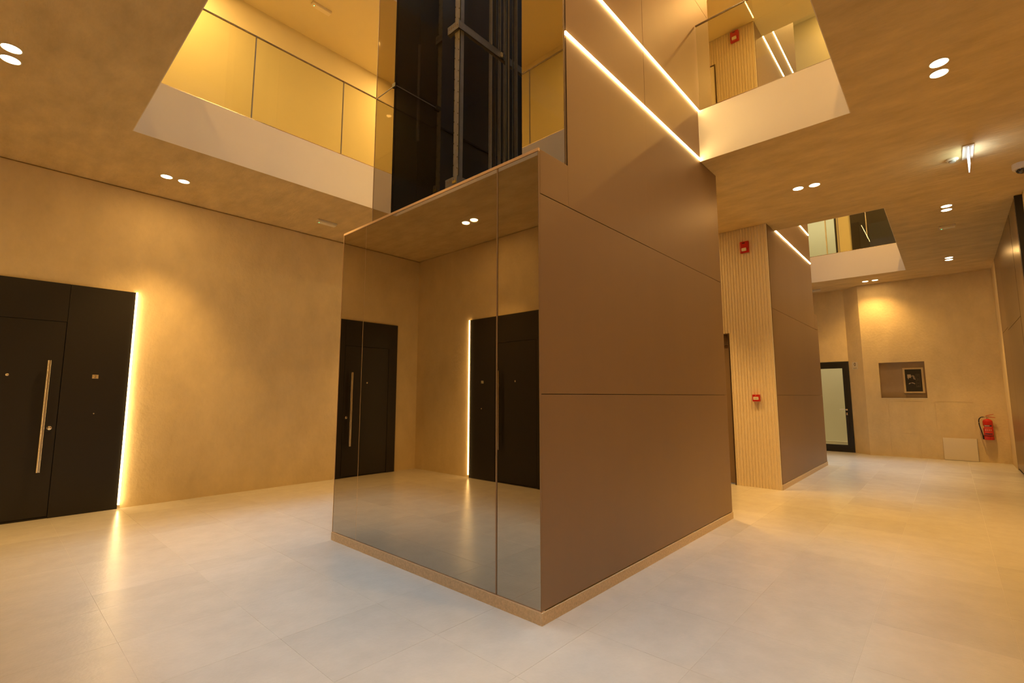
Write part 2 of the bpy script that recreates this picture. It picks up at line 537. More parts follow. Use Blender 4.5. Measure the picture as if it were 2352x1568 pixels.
# bronze cladding, right face
Z = [.075, 1.362, 2.672]
for i in range(2): bronze(core, C1X0, C1X1, Z[i], Z[i + 1])
g = .0035
MB().box(C1X0 + g, C1U + .02, CY0, CY0 + BR, 2.672 + g, 2.98, .002).box(C1U + .02, 3.917 - .001, CY0, CY0 + BR, 2.672 + g, 3.99, 0).build('bronze_panel', BRONZE, core)
bronze(core, 3.9135, C1X1, 2.672, 3.9935)
for (a, b_) in ((C1U + .016, 3.917), (3.917, C1X1)):
    bronze(core, a, b_, 4.012, 4.587)
    bronze(core, a, b_, 4.606, 6.03)
    bronze(core, a, b_, 6.03, 7.40)
    bronze(core, a, b_, 7.42, 7.95)
    bronze(core, a, b_, 7.97, 11.2)
bx('panel_backing', BLACKGAP, core, C1X0 + .03, C1X1, CY0 + BR + .001, CY0 + BR + .01, .07, 2.955)
bx('panel_backing', BLACKGAP, core, C1U + .03, C1X1, CY0 + BR + .001, CY0 + BR + .01, 2.99, 11.2)
# hidden faces of the core
MB().box(C1X1 - .03, C1X1, CY0 + .03, CY1, .0, 11.2).box(C1X0 + .03, C1X1 - .03, CY1 - .03, CY1, 0, 2.955).box(C1U + .032, C1X1 - .03, CY1 - .03, CY1, 2.955, 11.2).build('rear_cladding', BRONZE, core)
# dark linings of the shaft
MB().box(C1X1 - .16, C1X1 - .032, 1.94, 4.4, 2.9, 11.2).box(C1U + .03, C1X1 - .16, 4.30, 4.4, 2.985, 11.2).box(C1U + .03, C1X1 - .16, 1.94, 2.10, 2.985, 11.2).box(C1U + .03, C1X1 - .16, 1.94, 4.4, 11.1, 11.2).build('shaft_lining', SHAFT, core)
bx('pit_floor', SHAFT, core, C1U + .03, C1X1 - .16, 2.10, 4.30, 2.90, 2.95)
# joints seen across the lining
lj = MB()
for z in (4.55, 7.3): lj.box(C1X1 - .166, C1X1 - .16, 2.1, 4.3, z, z + .02).box(C1U + .6, C1X1 - .16, 4.294, 4.30, z, z + .02)
lj.build('lining_joint', BLACKGAP, core, kind='stuff')
# upper front: mirror strips either side of a clear pane
for (a, b_, c, d) in ((CY0 + .014, 2.308, 2.985, 8.2), (4.085, CY1 - .006, 2.985, 4.590), (4.085, CY1 - .006, 4.599, 8.2), (CY0 + .014, 2.308, 8.21, 11.2), (4.085, CY1 - .006, 8.21, 11.2)):
    bx('mirror_strip', MIRROR, core, C1U, C1U + .008, a, b_, c, d, .0015)
    bx('strip_backing', BLACKGAP, core, C1U + .009, C1U + .03, a + .002, b_, c, d)
bx('front_glass', FGLASS, core, C1U + .002, C1U + .012, 2.312, 4.083, 2.985, 8.2)
bx('corner_trim', BRONZE_DK, core, C1U - .002, C1U + .003, CY0, CY0 + .012, 2.984, 11.2)
bx('corner_trim', EDGE, core, C1U - .003, C1U + .012, CY1 - .0055, CY1 + .002, 2.984, 11.2)
# black glass return pane just inside, with its horizontal joint and clamps
for (c, d) in ((2.985, 4.592), (4.602, 8.2)):
    bx('return_pane', SHAFTG, core, C1U + .02, 3.27, 4.07, 4.082, c, d)
bx('joint_strip', RAILM, core, C1U + .015, 3.22, 4.066, 4.07, 4.592, 4.602)
bx('joint_strip', RAILM, core, C1U - .003, C1U, 4.085, CY1, 4.590, 4.599)
MB().box(C1U - .012, C1U + .0, 4.055, 4.11, 4.575, 4.618).build('glass_clamp', BLACKP, core)
MB().box(3.19, 3.25, 4.045, 4.069, 4.575, 4.618).build('glass_clamp', BLACKP, core)
# guide rail post, brackets and beams
def cprof(x0, x1, y0, y1, z0, z1, mt, name):
    t = .006
    return MB().box(x0, x0 + t, y0, y1, z0, z1).box(x0, x1, y0, y0 + t, z0, z1).box(x0, x1, y1 - t, y1, z0, z1).build(name, mt, core)
cprof(3.37, 3.43, 3.87, 3.965, 2.96, 8.2, GALV, 'bracket_post')
bolts = MB()
for k in range(34):
    z = 3.1 + k * .13
    bolts.cyl((3.362, 3.885, z), (3.37, 3.885, z), .006, n=8).cyl((3.362, 3.95, z + .05), (3.37, 3.95, z + .05), .006, n=8)
bolts.build('bolt_row', STEEL, core, kind='stuff')
for zb in (3.68, 5.56, 7.44):
    MB().box(3.34, 3.346, 3.86, 4.06, zb, zb + .10).box(3.34, 3.39, 3.86, 4.06, zb, zb + .005).box(3.34, 3.39, 4.055, 4.06, zb, zb + .09).build('bracket_arm', GALV, core)
    MB().box(3.346, 5.55, 3.86, 3.866, zb, zb + .10).box(3.346, 5.55, 3.86, 3.90, zb + .095, zb + .10).box(3.346, 5.55, 3.86, 3.90, zb, zb + .005).build('bracket_beam', GALV, core)
    MB().box(4.02, 4.09, 3.845, 3.86, zb + .01, zb + .08, .004).box(4.04, 4.05, 3.82, 3.85, zb + .01, zb + .085).build('rail_clip', STEEL, core)
    sl = MB()
    for k in range(5): sl.box(3.336, 3.34, 3.88 + k * .034, 3.892 + k * .034, zb + .045, zb + .075)
    sl.build('slot_row', TRIM, core, kind='stuff')
bx('chalk_mark', YEL, core, 3.333, 3.337, 3.87, 3.93, 3.70, 3.73)
for i, (x, y, w, mt) in enumerate(((3.98, 4.0, .035, GALV), (4.08, 4.02, .02, RAILM), (4.17, 4.03, .03, GALV), (4.27, 4.03, .03, GALV), (4.0, 3.72, .035, RAILM), (4.13, 3.70, .022, GALV), (4.48, 4.05, .03, RAILM), (4.9, 3.75, .03, RAILM))):
    MB().box(x, x + w, y, y + .012, 2.96, 11.1).box(x + w / 2 - .004, x + w / 2 + .004, y - .03, y, 2.96, 11.1).build('guide_rail', mt, core)
MB().cyl((3.93, 3.66, 2.96), (3.93, 3.66, 11.1), .016, n=12).build('conduit', BLACKC, core, smooth=True)
MB().cyl((4.02, 3.64, 2.96), (4.02, 3.64, 11.1), .010, n=12).build('conduit', BLACKC, core, smooth=True)
MB().cyl((3.93, 2.73, 5.0), (3.93, 2.73, 6.5), .022, n=12).build('cable_sleeve', CABLE, core, smooth=True)
MB().cyl((3.93, 2.73, 3.2), (3.93, 2.73, 11.0), .005, n=8).build('travelling_cable', BLACKC, core)

area('shaft_fill', (4.2, 3.1, 11.0), .5, .5, 60, (0.95, 0.97, 1.0))  # added fill light to brighten the posts inside, not a fitting of the shaft
# second core: slatted end, bronze side
core2 = thing('lift_shaft', (9.6, 3.16, 0), 'second bronze clad lift shaft whose near end is covered in pale vertical slats', 'lift shaft')
MB().box(C2X0 + .02, C2L + .01, CY0 - .008, CY0 + .06, 0, .07).build('plinth', PLINTH, core2)
bz2 = [(C2X0 + .05, C2L, .075, 1.362), (C2X0 + .05, C2L, 1.362, 2.672), (C2X0 + .05, C2X1, 2.672, 3.9935), (C2X0 + .05, C2X1, 4.012, 4.587), (C2X0 + .05, C2X1, 4.606, 6.03), (C2X0 + .05, C2X1, 6.03, 7.40), (C2X0 + .05, C2X1, 7.425, 7.94), (C2X0 + .05, C2X1, 7.965, 11.2)]
for b_ in bz2: bronze(core2, *b_)
bx('bronze_panel', BRONZE, core2, C2X1, C2L - .004, CY0, CY0 + BR, 2.68, 2.98, .002)
bx('panel_backing', BLACKGAP, core2, C2X0 + .04, C2X1, CY0 + BR + .001, CY0 + BR + .01, .07, 11.2)
bx('reveal_strip', REVEAL, core2, C2X0 + .012, C2X0 + .05, CY0 + .012, CY0 + .03, 0.07, 11.2)
MB().box(C2X0 + .015, C2X0 + .06, 1.93, CY1, 2.33, 11.2).box(C2X0 + .011, C2X0 + .06, 1.93, 2.53, 0, 2.33).box(C2X0 + .011, C2X0 + .06, 3.45, CY1, 0, 2.33).build('slat_backing', SLATBACK, core2)
MB().box(C2X0 + .06, C2L, CY1 - .03, CY1, 0, 2.98).box(C2X0 + .06, C2X1, CY1 - .03, CY1, 2.98, 11.2).box(C2L - .03, C2L, CY0 + .03, CY1 - .03, 0, 2.98).box(C2X1 - .03, C2X1, CY0 + .03, CY1 - .03, 2.98, 11.2).box(C2X1 - .03, C2L - .03, CY0 + .03, CY1 - .03, 2.95, 2.98).build('rear_cladding', BRONZE, core2)
pitch = .0425
meshes = {}
def slat(y, z0, z1):
    key = (round(z1 - z0, 3))
    if key not in meshes:
        mb = MB()
        mb.box(0, .034, -.0150, .0150, 0, z1 - z0, 0)
        mb.box(-.005, 0, -.0150, -.006, 0, z1 - z0).box(-.005, 0, .006, .0150, 0, z1 - z0)
        me = bpy.data.meshes.new('slat'); mb.bm.to_mesh(me); mb.bm.free(); me.materials.append(SLAT)
        meshes[key] = me
    o = bpy.data.objects.new('slat', meshes[key]); COL.objects.link(o)
    o.parent = core2; o.location = Vector((C2X0 + .005, y, z0)) - wloc(core2)
k = 0
while True:
    y = 1.918 + k * pitch
    if y > CY1 - .02: break
    for lev in (0, S0):
        top = H0 if lev == 0 else H1
        if y > 2.52 and y < 3.46: slat(y, lev + 2.33, top)
        else: slat(y, lev, top)
    k += 1
for lev in (0, S0):
    z = lev
    MB().box(C2X0 + .0, C2X0 + .12, 2.515, 2.535, z, z + 2.335).box(C2X0, C2X0 + .12, 3.445, 3.465, z, z + 2.335).box(C2X0, C2X0 + .12, 2.535, 3.445, z + 2.32, z + 2.335).build('door_surround', BRONZE_DK, core2)
    bx('lift_door', BRONZE, core2, C2X0 + .10, C2X0 + .13, 2.535, 2.985, z + .01, z + 2.15)
    bx('lift_door', BRONZE, core2, C2X0 + .10, C2X0 + .13, 2.995, 3.445, z + .01, z + 2.15)
    bx('door_header', BRONZE_DK, core2, C2X0 + .07, C2X0 + .13, 2.535, 3.445, z + 2.155, z + 2.32)
bx('corner_bead', SLATBACK, core2, C2X0, C2X0 + .012, CY0, CY0 + .006, 0, 11.2)

# light strips set in the joints of the bronze cladding
def strip(x0, x1, z, label, group=None, far=False):
    if far:      # on the face turned to the left wall
        t = thing('light_strip', ((x0 + x1) / 2, CY1, z), label, 'light strip', group)
        bx('diffuser', LED, t, x0, x1, CY1 + .001, CY1 + .011, z - .008, z + .008)
        return
    t = thing('light_strip', ((x0 + x1) / 2, CY0, z), label, 'light strip', group)
    bx('diffuser', LED, t, x0, x1, CY0 - .009, CY0 + .008, z - .008, z + .008)
    bx('channel', STEEL, t, x0, x1, CY0 + .008, CY0 + .013, z - .009, z + .009)
strip(C1U + .004, VX1 - .008, 4.003, 'lower of the two glowing light strips across the near bronze lift shaft')
strip(C1U + .004, VX1 - .008, 4.596, 'upper of the two glowing light strips across the near bronze lift shaft')
strip(WX0 + .0, C2X1 - .03, 4.003, 'lower glowing light strip on the far bronze shaft beside the slatted end')
strip(WX0 + .0, C2X1 - .03, 4.596, 'short upper light strip on the far bronze shaft below the opening')
strip(WX0, C2X1 - .03, 7.412, 'light strip seen through the upper glass guard, the one nearer the slats')
strip(WX0, C2X1 - .03, 7.952, 'light strip seen through the upper glass guard, the one farther from the slats')

strip(C1U + .014, VX1 - .008, 4.003, 'lower light strip on the hidden left face of the near shaft, only its end showing', far=True)
strip(C1U + .014, VX1 - .008, 4.596, 'upper light strip on the hidden left face of the near bronze shaft', far=True)
strip(C1U + .014, VX1 - .008, 7.412, 'lower light strip round the next floor edge on the near bronze shaft, above the picture')
strip(C1U + .014, VX1 - .008, 7.412, 'light strip of the next floor edge on the hidden left face of the near shaft', far=True)

# ---------------------------------------------------------------- glass guards round the wells
def guard(name_label, p0, p1, joints, z=S0, inset=.02):
    """along x or y; joints = coordinate list including both ends"""
    alongx = abs(p1[0] - p0[0]) > abs(p1[1] - p0[1])
    t = thing('glass_guard', ((p0[0] + p1[0]) / 2, (p0[1] + p1[1]) / 2, z), name_label, 'balustrade')
    for a, b_ in zip(joints[:-1], joints[1:]):
        if alongx: bx('glass_pane', GLASS, t, a + .006, b_ - .006, p0[1] - .006, p0[1] + .006, z + .005, z + 1.055)
        else: bx('glass_pane', GLASS, t, p0[0] - .006, p0[0] + .006, a + .006, b_ - .006, z + .005, z + 1.055)
    a, b_ = joints[0], joints[-1]
    if alongx:
        MB().box(a, b_, p0[1] - .009, p0[1] + .009, z + 1.055, z + 1.069, .002).build('handrail', RAILCAP, t)
        bx('base_channel', STEEL, t, a, b_, p0[1] - .014, p0[1] + .014, z, z + .012)
    else:
        MB().box(p0[0] - .009, p0[0] + .009, a, b_, z + 1.055, z + 1.069, .002).build('handrail', RAILCAP, t)
        bx('base_channel', STEEL, t, p0[0] - .014, p0[0] + .014, a, b_, z, z + .012)
    for j in joints[1:-1]:
        if alongx: bx('joint_profile', RAILM, t, j - .006, j + .006, p0[1] - .005, p0[1] + .005, z + .012, z + 1.055)
        else: bx('joint_profile', RAILM, t, p0[0] - .005, p0[0] + .005, j - .006, j + .006, z + .012, z + 1.055)
    return t
guard('long glass guard above the left edge of the ceiling opening over the black door', (VX0, VY1 + .014), (VX1, VY1 + .014), [VX0 + .01, 1.87, 3.0, 4.13, VX1])
guard('glass guard above the far edge of the near opening, ending at the bronze shaft', (VX1 + .014, VY0), (VX1 + .014, CY0), [VY0, CY0 - .01])
guard('glass guard above the opening edge behind the camera, seen in the upper mirror', (VX0 - .014, VY0), (VX0 - .014, VY1), [VY0, 1.6, 2.7, 3.8, 4.9, VY1])
guard('glass guard above the edge of the far ceiling opening near the end wall', (WX1 + .014, VY0), (WX1 + .014, VY1), [VY0, 1.61, 2.8, 4.0, VY1])

# ---------------------------------------------------------------- apartment doors (u along local x, room towards -y)
def flat_door(name, loc, rz, number):
    r = setting(name, loc); r.rotation_euler.z = rz
    # local x: 0 at the hinge-side frame, strip at 1.65
    L = dict(local=True)
    def b(nm, mt, x0, x1, y0, y1, z0, z1, bev=.002, par=None):
        o = MB().box(x0, x1, y0, y1, z0, z1, bev).build(nm, mt, r if par is None else par, local=par is None)
        return o
    b('door_backing', BLACKGAP, 0, 1.65, -.012, 0, 0, 2.65, 0)
    MB().box(0, .175, -.03, -.012, .0, 2.65).box(.175, 1.037, -.03, -.012, 2.206, 2.65).build('frame_panel', BLACKDOOR, r, local=True)
    b('side_panel', BLACKDOOR, 1.041, 1.648, -.03, -.012, .0, 2.65)
    leaf = b('door_leaf', BLACKDOOR, .181, 1.035, -.028, -.012, .025, 2.200, .003)
    b('door_sill', BLACKDOOR, .179, 1.037, -.02, -.012, 0, .018)
    # pull handle
    def sub(mb, nm, mt, smooth=False):
        # children of the leaf, given in door coordinates
        me = bpy.data.meshes.new(nm); bmesh.ops.recalc_face_normals(mb.bm, faces=mb.bm.faces); mb.bm.to_mesh(me); mb.bm.free(); me.materials.append(mt)
        if smooth:
            for p in me.polygons: p.use_smooth = True
            me.set_sharp_from_angle(angle=math.radians(40))
        o = bpy.data.objects.new(nm, me); COL.objects.link(o); o.parent = leaf; o.location = -leaf.location
        return o
    hx = .922
    h = MB().cyl((hx, -.085, .516), (hx, -.085, 1.749), .019, n=20)
    sub(h, 'pull_handle', STEEL, True)
    s_ = MB().cyl((hx, -.085, .75), (hx, -.028, .75), .008, n=14).cyl((hx, -.085, 1.52), (hx, -.028, 1.52), .008, n=14)
    sub(s_, 'handle_standoff', STEEL, True)
    sub(MB().box(.955, 1.005, -.033, -.027, .955, 1.03, .004), 'lock_plate', BLACKP)
    sub(MB().lathe((.98, -.033, .993), [(.022, 0), (.022, .006), (.014, .012)], axis='Y', flip=-1), 'lock_cylinder', CHROME, True)
    sub(MB().lathe((.606, -.028, 1.58), [(.014, 0), (.014, .004), (.008, .008)], axis='Y', flip=-1), 'peephole', STEEL, True)
    plate = MB().box(1.304, 1.362, -.034, -.03, 1.556, 1.602, .001).build('number_plate', STEEL, r, local=True)
    tx = text('numeral', number, .046, INK, plate, (0, -.0025, .022), (PI / 2, 0, 0), .0006)
    MB().lathe((1.35, -.03, 1.144), [(.011, 0), (.011, .004), (.006, .010)], axis='Y', flip=-1).build('bell_button', STEEL, r, smooth=True, local=True)
    # light strip beside the panel
    return r
YD = YL
flat_door('door_1', (-.435, YD, 0), 0, '2')
flat_door('door_2', (XB, 4.39, 0), PI / 2, '1')
t = thing('light_strip', (1.227, YL, 0), 'vertical glowing light strip at the edge of the black door numbered 2', 'light strip')
bx('diffuser', LED_DOOR, t, 1.217, 1.233, YL - .038, YL - .006, .045, 2.65)
bx('channel', STEEL, t, 1.215, 1.238, YL - .006, YL, .0, 2.65)
t = thing('light_strip', (XB, 6.052, 0), 'vertical light strip seen in the mirror beside the reflected black door', 'light strip')
bx('diffuser', LED_DOOR, t, XB + .006, XB + .038, 6.043, 6.059, .045, 2.65)
bx('channel', STEEL, t, XB, XB + .006, 6.040, 6.063, 0, 2.65)

# ---------------------------------------------------------------- glass door and number sign on the end wall
d3 = setting('door_3', (XD, 2.26, 0))
MB().box(XD - .02, XD + .06, 1.795, 1.875, 0, 2.19).box(XD - .02, XD + .06, 2.65, 2.735, 0, 2.19).box(XD - .02, XD + .06, 1.875, 2.65, 2.09, 2.19).box(XD - .02, XD + .06, 1.875, 2.65, 0, .10).build('door_frame', BLACKP, d3)
MB().box(XD - .03, XD + .03, 1.875, 1.925, .10, 2.09).box(XD - .03, XD + .03, 2.60, 2.65, .10, 2.09).box(XD - .03, XD + .03, 1.925, 2.60, 2.03, 2.09).box(XD - .03, XD + .03, 1.925, 2.60, .10, .17).build('door_sash', BLACKP, d3)
bx('glass_pane', DGLASS, d3, XD - .005, XD + .005, 1.925, 2.60, .17, 2.03)
MB().cyl((XD - .03, 1.897, 1.02), (XD - .08, 1.897, 1.02), .011, n=14).cyl((XD - .08, 1.89, 1.02), (XD - .08, 2.02, 1.02), .010, n=14).lathe((XD - .03, 1.897, 1.02), [(.024, 0), (.024, .008), (.012, .01)], axis='X', flip=-1).build('lever_handle', STEEL, d3, smooth=True)
MB().box(XD - .04, XD - .03, 1.88, 1.915, .89, .95, .006).build('lock_plate', STEEL, d3)

# number sign on the slanted return: plane direction
sd = Vector((XD - XE, .32, 0)).normalized(); sn = Vector((-sd.y, sd.x, 0)) * 1.0   # facing the hall
sn = Vector((-abs(sd.y), abs(sd.x), 0))
sc_ = Vector((XE, 1.47, 0)) + sd * .235
ang = math.atan2(-sd.y, -sd.x)     # reading direction runs towards the niche
sign = thing('number_sign', (sc_.x + sn.x * .003, sc_.y + sn.y * .003, 2.09), 'small pale sign with a dark zero beside the glass door', 'sign')
sign.rotation_euler.z = ang
def signbox(nm, mt, x0, x1, z0, z1, th):
    return MB().box(x0, x1, -th, 0, z0, z1, .001).build(nm, mt, sign, local=True)
signbox('upper_plate', WHITEP, -.085, .085, -.052, .075, .006)
signbox('lower_plate', WHITEP, -.085, .085, -.1, -.056, .006)
text('numeral', '0', .115, INK, sign, (0, -.0072, .012), (PI / 2, 0, 0))
text('lettering', 'KATI', .034, INK, sign, (0, -.0072, -.078), (PI / 2, 0, 0), font_space=1.3)

# ---------------------------------------------------------------- upper floor doorway seen through the far opening
ub = thing('dark_doorway_panel', (XE - .03, 1.05, S0), 'dark brown glossy door panel on the upper floor beyond the far opening', 'door')
bx('door_leaf', BLACKDOOR, ub, XE - .03, XE - .005, .55, 1.49, S0, 7.0)
bx('side_panel', mat('brown_gloss', (.05, .033, .02), .12, spec=.6), ub, XE - .028, XE - .004, YR + .01, .545, S0, 7.0)
bx('pull_handle', STEEL, ub, XE - .07, XE - .045, 1.17, 1.19, 5.1, 6.2)
uw = setting('window_1', (XE + .05, 2.34, S0))
MB().box(XE - .01, XE + .06, 1.78, 1.82, S0, 6.9).box(XE - .01, XE + .06, 2.86, 2.9, S0, 6.9).box(XE - .01, XE + .06, 1.82, 2.86, 6.86, 6.9).build('window_frame', BLACKP, uw)
MB().box(XE, XE + .05, 2.0, 2.02, S0, 6.86).build('mullion', WHITEP, uw)
bx('glass_pane', DGLASS, uw, XE + .02, XE + .03, 1.82, 2.86, S0, 6.86)

# ---------------------------------------------------------------- bronze cupboards on the right wall
cup = thing('wall_cupboard', (10.95, YR - .03, 0), 'tall dark bronze built-in cupboard doors along the right wall', 'cupboard')
F = YR - .018
for (x0, x1, z0, z1) in ((11.76, 12.936, .05, 2.52), (11.76, 12.936, 2.526, 3.96), (9.80, 11.754, .05, 2.47), (9.80, 11.754, 2.476, 3.96), (9.03, 9.765, .05, 3.96)):
    bx('door_panel', CLAD, cup, x0, x1, F, F + .018, z0, z1, .002)
bx('carcass', BLACKGAP, cup, 9.0, 12.938, -.893, F - .001, .0, 3.975)
bx('end_profile', BLACKP, cup, 8.95, 8.998, -.893, YR, .0, 3.975)
bx('grip_recess', BLACKGAP, cup, 9.768, 9.797, F - .001, F + .004, .05, 2.45)

# ---------------------------------------------------------------- ceiling downlights
def lamp(loc, w, size=118, r=.05, blend=.35, col=WARM):
    d = bpy.data.lights.new('downlight_lamp', 'SPOT')
    d.energy = w; d.color = col; d.spot_size = math.radians(size); d.spot_blend = blend; d.shadow_soft_size = r
    return d
def disk(x, y, z, w, r=.05, spread=180):
    d = bpy.data.lights.new('downlight_glow', 'AREA'); d.shape = 'DISK'; d.size = 2 * r
    d.energy = w; d.color = WARM; d.spread = math.radians(spread)
    o = bpy.data.objects.new('downlight_glow', d); o.location = (x, y, z - .012); COL.objects.link(o)
def downlamp(x, y, z, k=1.0, size=80):
    l = bpy.data.objects.new('downlight_lamp', lamp(None, SPOT_W * k, size=size, blend=.8)); COL.objects.link(l)
    l.location = (x, y, z - .03)
    disk(x, y, z, GLOW_W * k)
def make_downlight():
    t = thing('ceiling_downlight', (0, 0, 0), 'x', 'ceiling light', 'round recessed ceiling downlights')
    MB().lathe((0, 0, 0), [(.066, .0), (.066, -.003), (.058, -.005), (.056, -.001)], n=32).build('rim', WHITEP, t, smooth=True)
    MB().lathe((0, 0, 0), [(.0555, -.0012), (.0555, -.004)], n=32).build('lamp_face', LAMPFACE, t)
    return t
dproto = make_downlight()
downs = [
    (-.065, 5.09, H0, 'downlight at the left picture edge, the upper one of its pair'),
    (-.065, 5.27, H0, 'downlight at the left picture edge, the lower one of its pair'),
    (1.285, 6.795, H0, 'downlight above the black door, left one of the pair'),
    (1.462, 6.795, H0, 'downlight above the black door, right one of the pair'),
    (4.895, -.134, H0, 'large downlight right of the near opening, upper one of its pair'),
    (5.062, -.132, H0, 'large downlight right of the near opening, lower one of its pair'),
    (6.785, 1.236, H0, 'downlight on the ceiling between the two lift shafts, left one of the pair'),
    (6.805, 1.060, H0, 'downlight on the ceiling between the two lift shafts, right one of the pair'),
    (8.82, -.16, H0, 'downlight between the exit sign and the emergency light, upper one of its pair'),
    (9.01, -.16, H0, 'downlight between the exit sign and the emergency light, lower one of its pair'),
    (12.22, -.18, H0, 'downlight beside the far opening near the end wall, upper one of its pair'),
    (12.42, -.18, H0, 'downlight beside the far opening near the end wall, lower one of its pair'),
    (13.51, 1.256, H0, 'downlight just in front of the end wall, left one of the pair'),
    (13.505, 1.075, H0, 'downlight just in front of the end wall, right one of the pair'),
]
first = True
for (x, y, z, lab) in downs:
    o = dproto if first else copy_tree(dproto)
    first = False
    o.location = (x, y, z - .0005); o['label'] = lab
    if x > 13: downlamp(x, y, z, .38, 122)      # the pair grazing the end wall
    else: downlamp(x, y, z)
# lights of the same run hidden behind the lift shafts or above the frame (lamps only), and the upper floor's lamps
for (x, y, z, w) in ((-.065, 1.2, H0, .9), (1.2, -.15, H0, 1.1), (5.1, 6.795, H0, 2), (6.8, 3.2, H0, 3), (8.9, 6.795, H0, 2), (12.3, 6.795, H0, 1), (13.6, 5.1, H0, 1)):
    downlamp(x, y, z, w)
for (x, y) in ((1.3, 6.8), (5.1, 6.8), (-.1, 3.2), (3.0, -.15), (6.8, 1.15), (6.8, 5.1), (8.9, -.15), (12.3, -.15), (9, 6.8), (13.5, 3.0)):
    disk(x, y, H1, 24 if (x, y) == (6.8, 1.15) else 52)
for (x, y) in ((-.2, 3.0), (3.0, 6.9), (6.8, 1.0), (6.8, 5.5), (9.8, -.3), (13.4, 1.0), (13.4, 5.0)):
    disk(x, y, HT, 45)

# ---------------------------------------------------------------- emergency lights
def emergency(x, y, z, alongx, label, ln=.30):
    t = thing('emergency_light', (x, y, z), label, 'emergency light')
    a, b_ = (ln / 2, .045) if alongx else (.045, ln / 2)
    bx('housing', WHITEP, t, x - a, x + a, y - b_, y + b_, z - .022, z, .004)
    bx('lens', CREAM, t, x - a + .008, x + a - .008, y - b_ + .006, y + b_ - .006, z - .045, z - .022, .008)
    gx, gy_ = (x - a + .035, y) if alongx else (x, y + b_ - .035)
    MB().lathe((gx, gy_, z - .045), [(.006, 0), (.006, -.002)], n=12).build('indicator', GREENLED, t)
emergency(3.31, 6.815, H0, True, 'slim emergency light box on the ceiling beside the near lift shaft, left wall side')
emergency(9.87, -.16, H0, False, 'emergency light box on the ceiling between two downlight pairs at right', .2)
emergency(13.75, 2.33, H0, False, 'emergency light box on the ceiling above the glass door')
emergency(3.06, 6.79, H1, True, 'emergency light box on the upper floor ceiling, above the long glass guard')

# ---------------------------------------------------------------- exit sign, detector, camera
t = thing('exit_sign', (6.95, -.34, H0), 'edge-on glowing glass exit sign hanging from the right ceiling', 'exit sign')
bx('mounting_plate', WHITEP, t, 6.76, 7.16, -.385, -.295, H0 - .012, H0, .003)
MB().prism([(6.80, -.344, H0 - .012), (7.12, -.344, H0 - .012), (7.10, -.344, H0 - .19), (6.82, -.344, H0 - .19)], (0, .007, 0)).build('sign_blade', EXITFACE, t)
l = area('exit_sign_lamp', (6.95, -.36, H0 - .09), .28, .12, .6, (.85, .9, 1.0), rot=(-PI / 2, 0, 0))
l = area('exit_sign_lamp', (6.95, -.32, H0 - .09), .28, .12, .4, (.8, 1.0, .8), rot=(PI / 2, 0, 0))
t = thing('smoke_detector', (7.08, -.215, H0), 'small round white smoke detector on the ceiling beside the exit sign', 'smoke detector')
MB().lathe((7.08, -.215, H0), [(.055, 0), (.055, -.012), (.046, -.02), (.044, -.021)], n=32).build('base', WHITEP, t, smooth=True)
MB().lathe((7.08, -.215, H0 - .021), [(.032, 0), (.030, -.016), (.022, -.02)], n=28).build('sensor', GALV, t, smooth=True)
t = thing('security_camera', (7.75, -.80, H0), 'white dome security camera at the right picture edge under the ceiling', 'security camera')
MB().lathe((7.75, -.80, H0), [(.082, 0), (.082, -.05), (.074, -.066), (.058, -.070)], n=36).build('housing', WHITEP, t, smooth=True)
MB().lathe((7.75, -.80, H0 - .070), [(.055, 0), (.052, -.016), (.042, -.032), (.024, -.042), (.004, -.046)], n=32).build('dome', DOME, t, smooth=True)

# ---------------------------------------------------------------- fire sounders and call point
def sounder(y, z, label):
    t = thing('fire_sounder', (C2X0 - .02, y, z), label, 'fire alarm')
    X = C2X0
    MB().box(X - .045, X + .004, y - .066, y + .066, z - .085, z + .095, .014).build('housing', REDP, t)
    MB().box(X - .062, X - .045, y - .055, y + .055, z - .02, z + .085, .012).build('horn_cover', REDP, t)
    MB().box(X - .064, X - .060, y - .02, y + .02, z + .055, z + .068).build('horn_slot', BLACKP, t)
    MB().box(X - .070, X - .045, y - .035, y + .035, z - .065, z - .015, .012).build('strobe', CREAM, t)
sounder(2.211, 3.66, 'red fire alarm sounder high on the slatted wall of the ground floor')
sounder(2.18, 7.22, 'red fire alarm sounder on the upper floor slats behind the glass guard')
t = thing('call_point', (C2X0 - .02, 2.162, 1.32), 'small red square fire call point at chest height on the slatted wall', 'fire alarm')
X = C2X0
MB().box(X - .05, X + .004, 2.162 - .05, 2.162 + .05, 1.27, 1.372, .006).build('housing', REDP, t)
MB().box(X - .053, X - .049, 2.162 - .036, 2.162 + .036, 1.295, 1.338, .001).build('press_plate', CREAM, t)
dots = MB()
for k in (-1, 0, 1): dots.lathe((X - .053, 2.162 + k * .013, 1.318), [(.004, 0), (.004, .001)], axis='X', flip=-1, n=10)
dots.box(X - .0545, X - .053, 2.140, 2.148, 1.317, 1.319).box(X - .0545, X - .053, 2.176, 2.184, 1.317, 1.319)
dots.build('press_symbol', INK, t)
MB().lathe((X - .05, 2.162, 1.358), [(.004, 0), (.004, .002)], axis='X', flip=-1, n=10).build('indicator', CREAM, t)

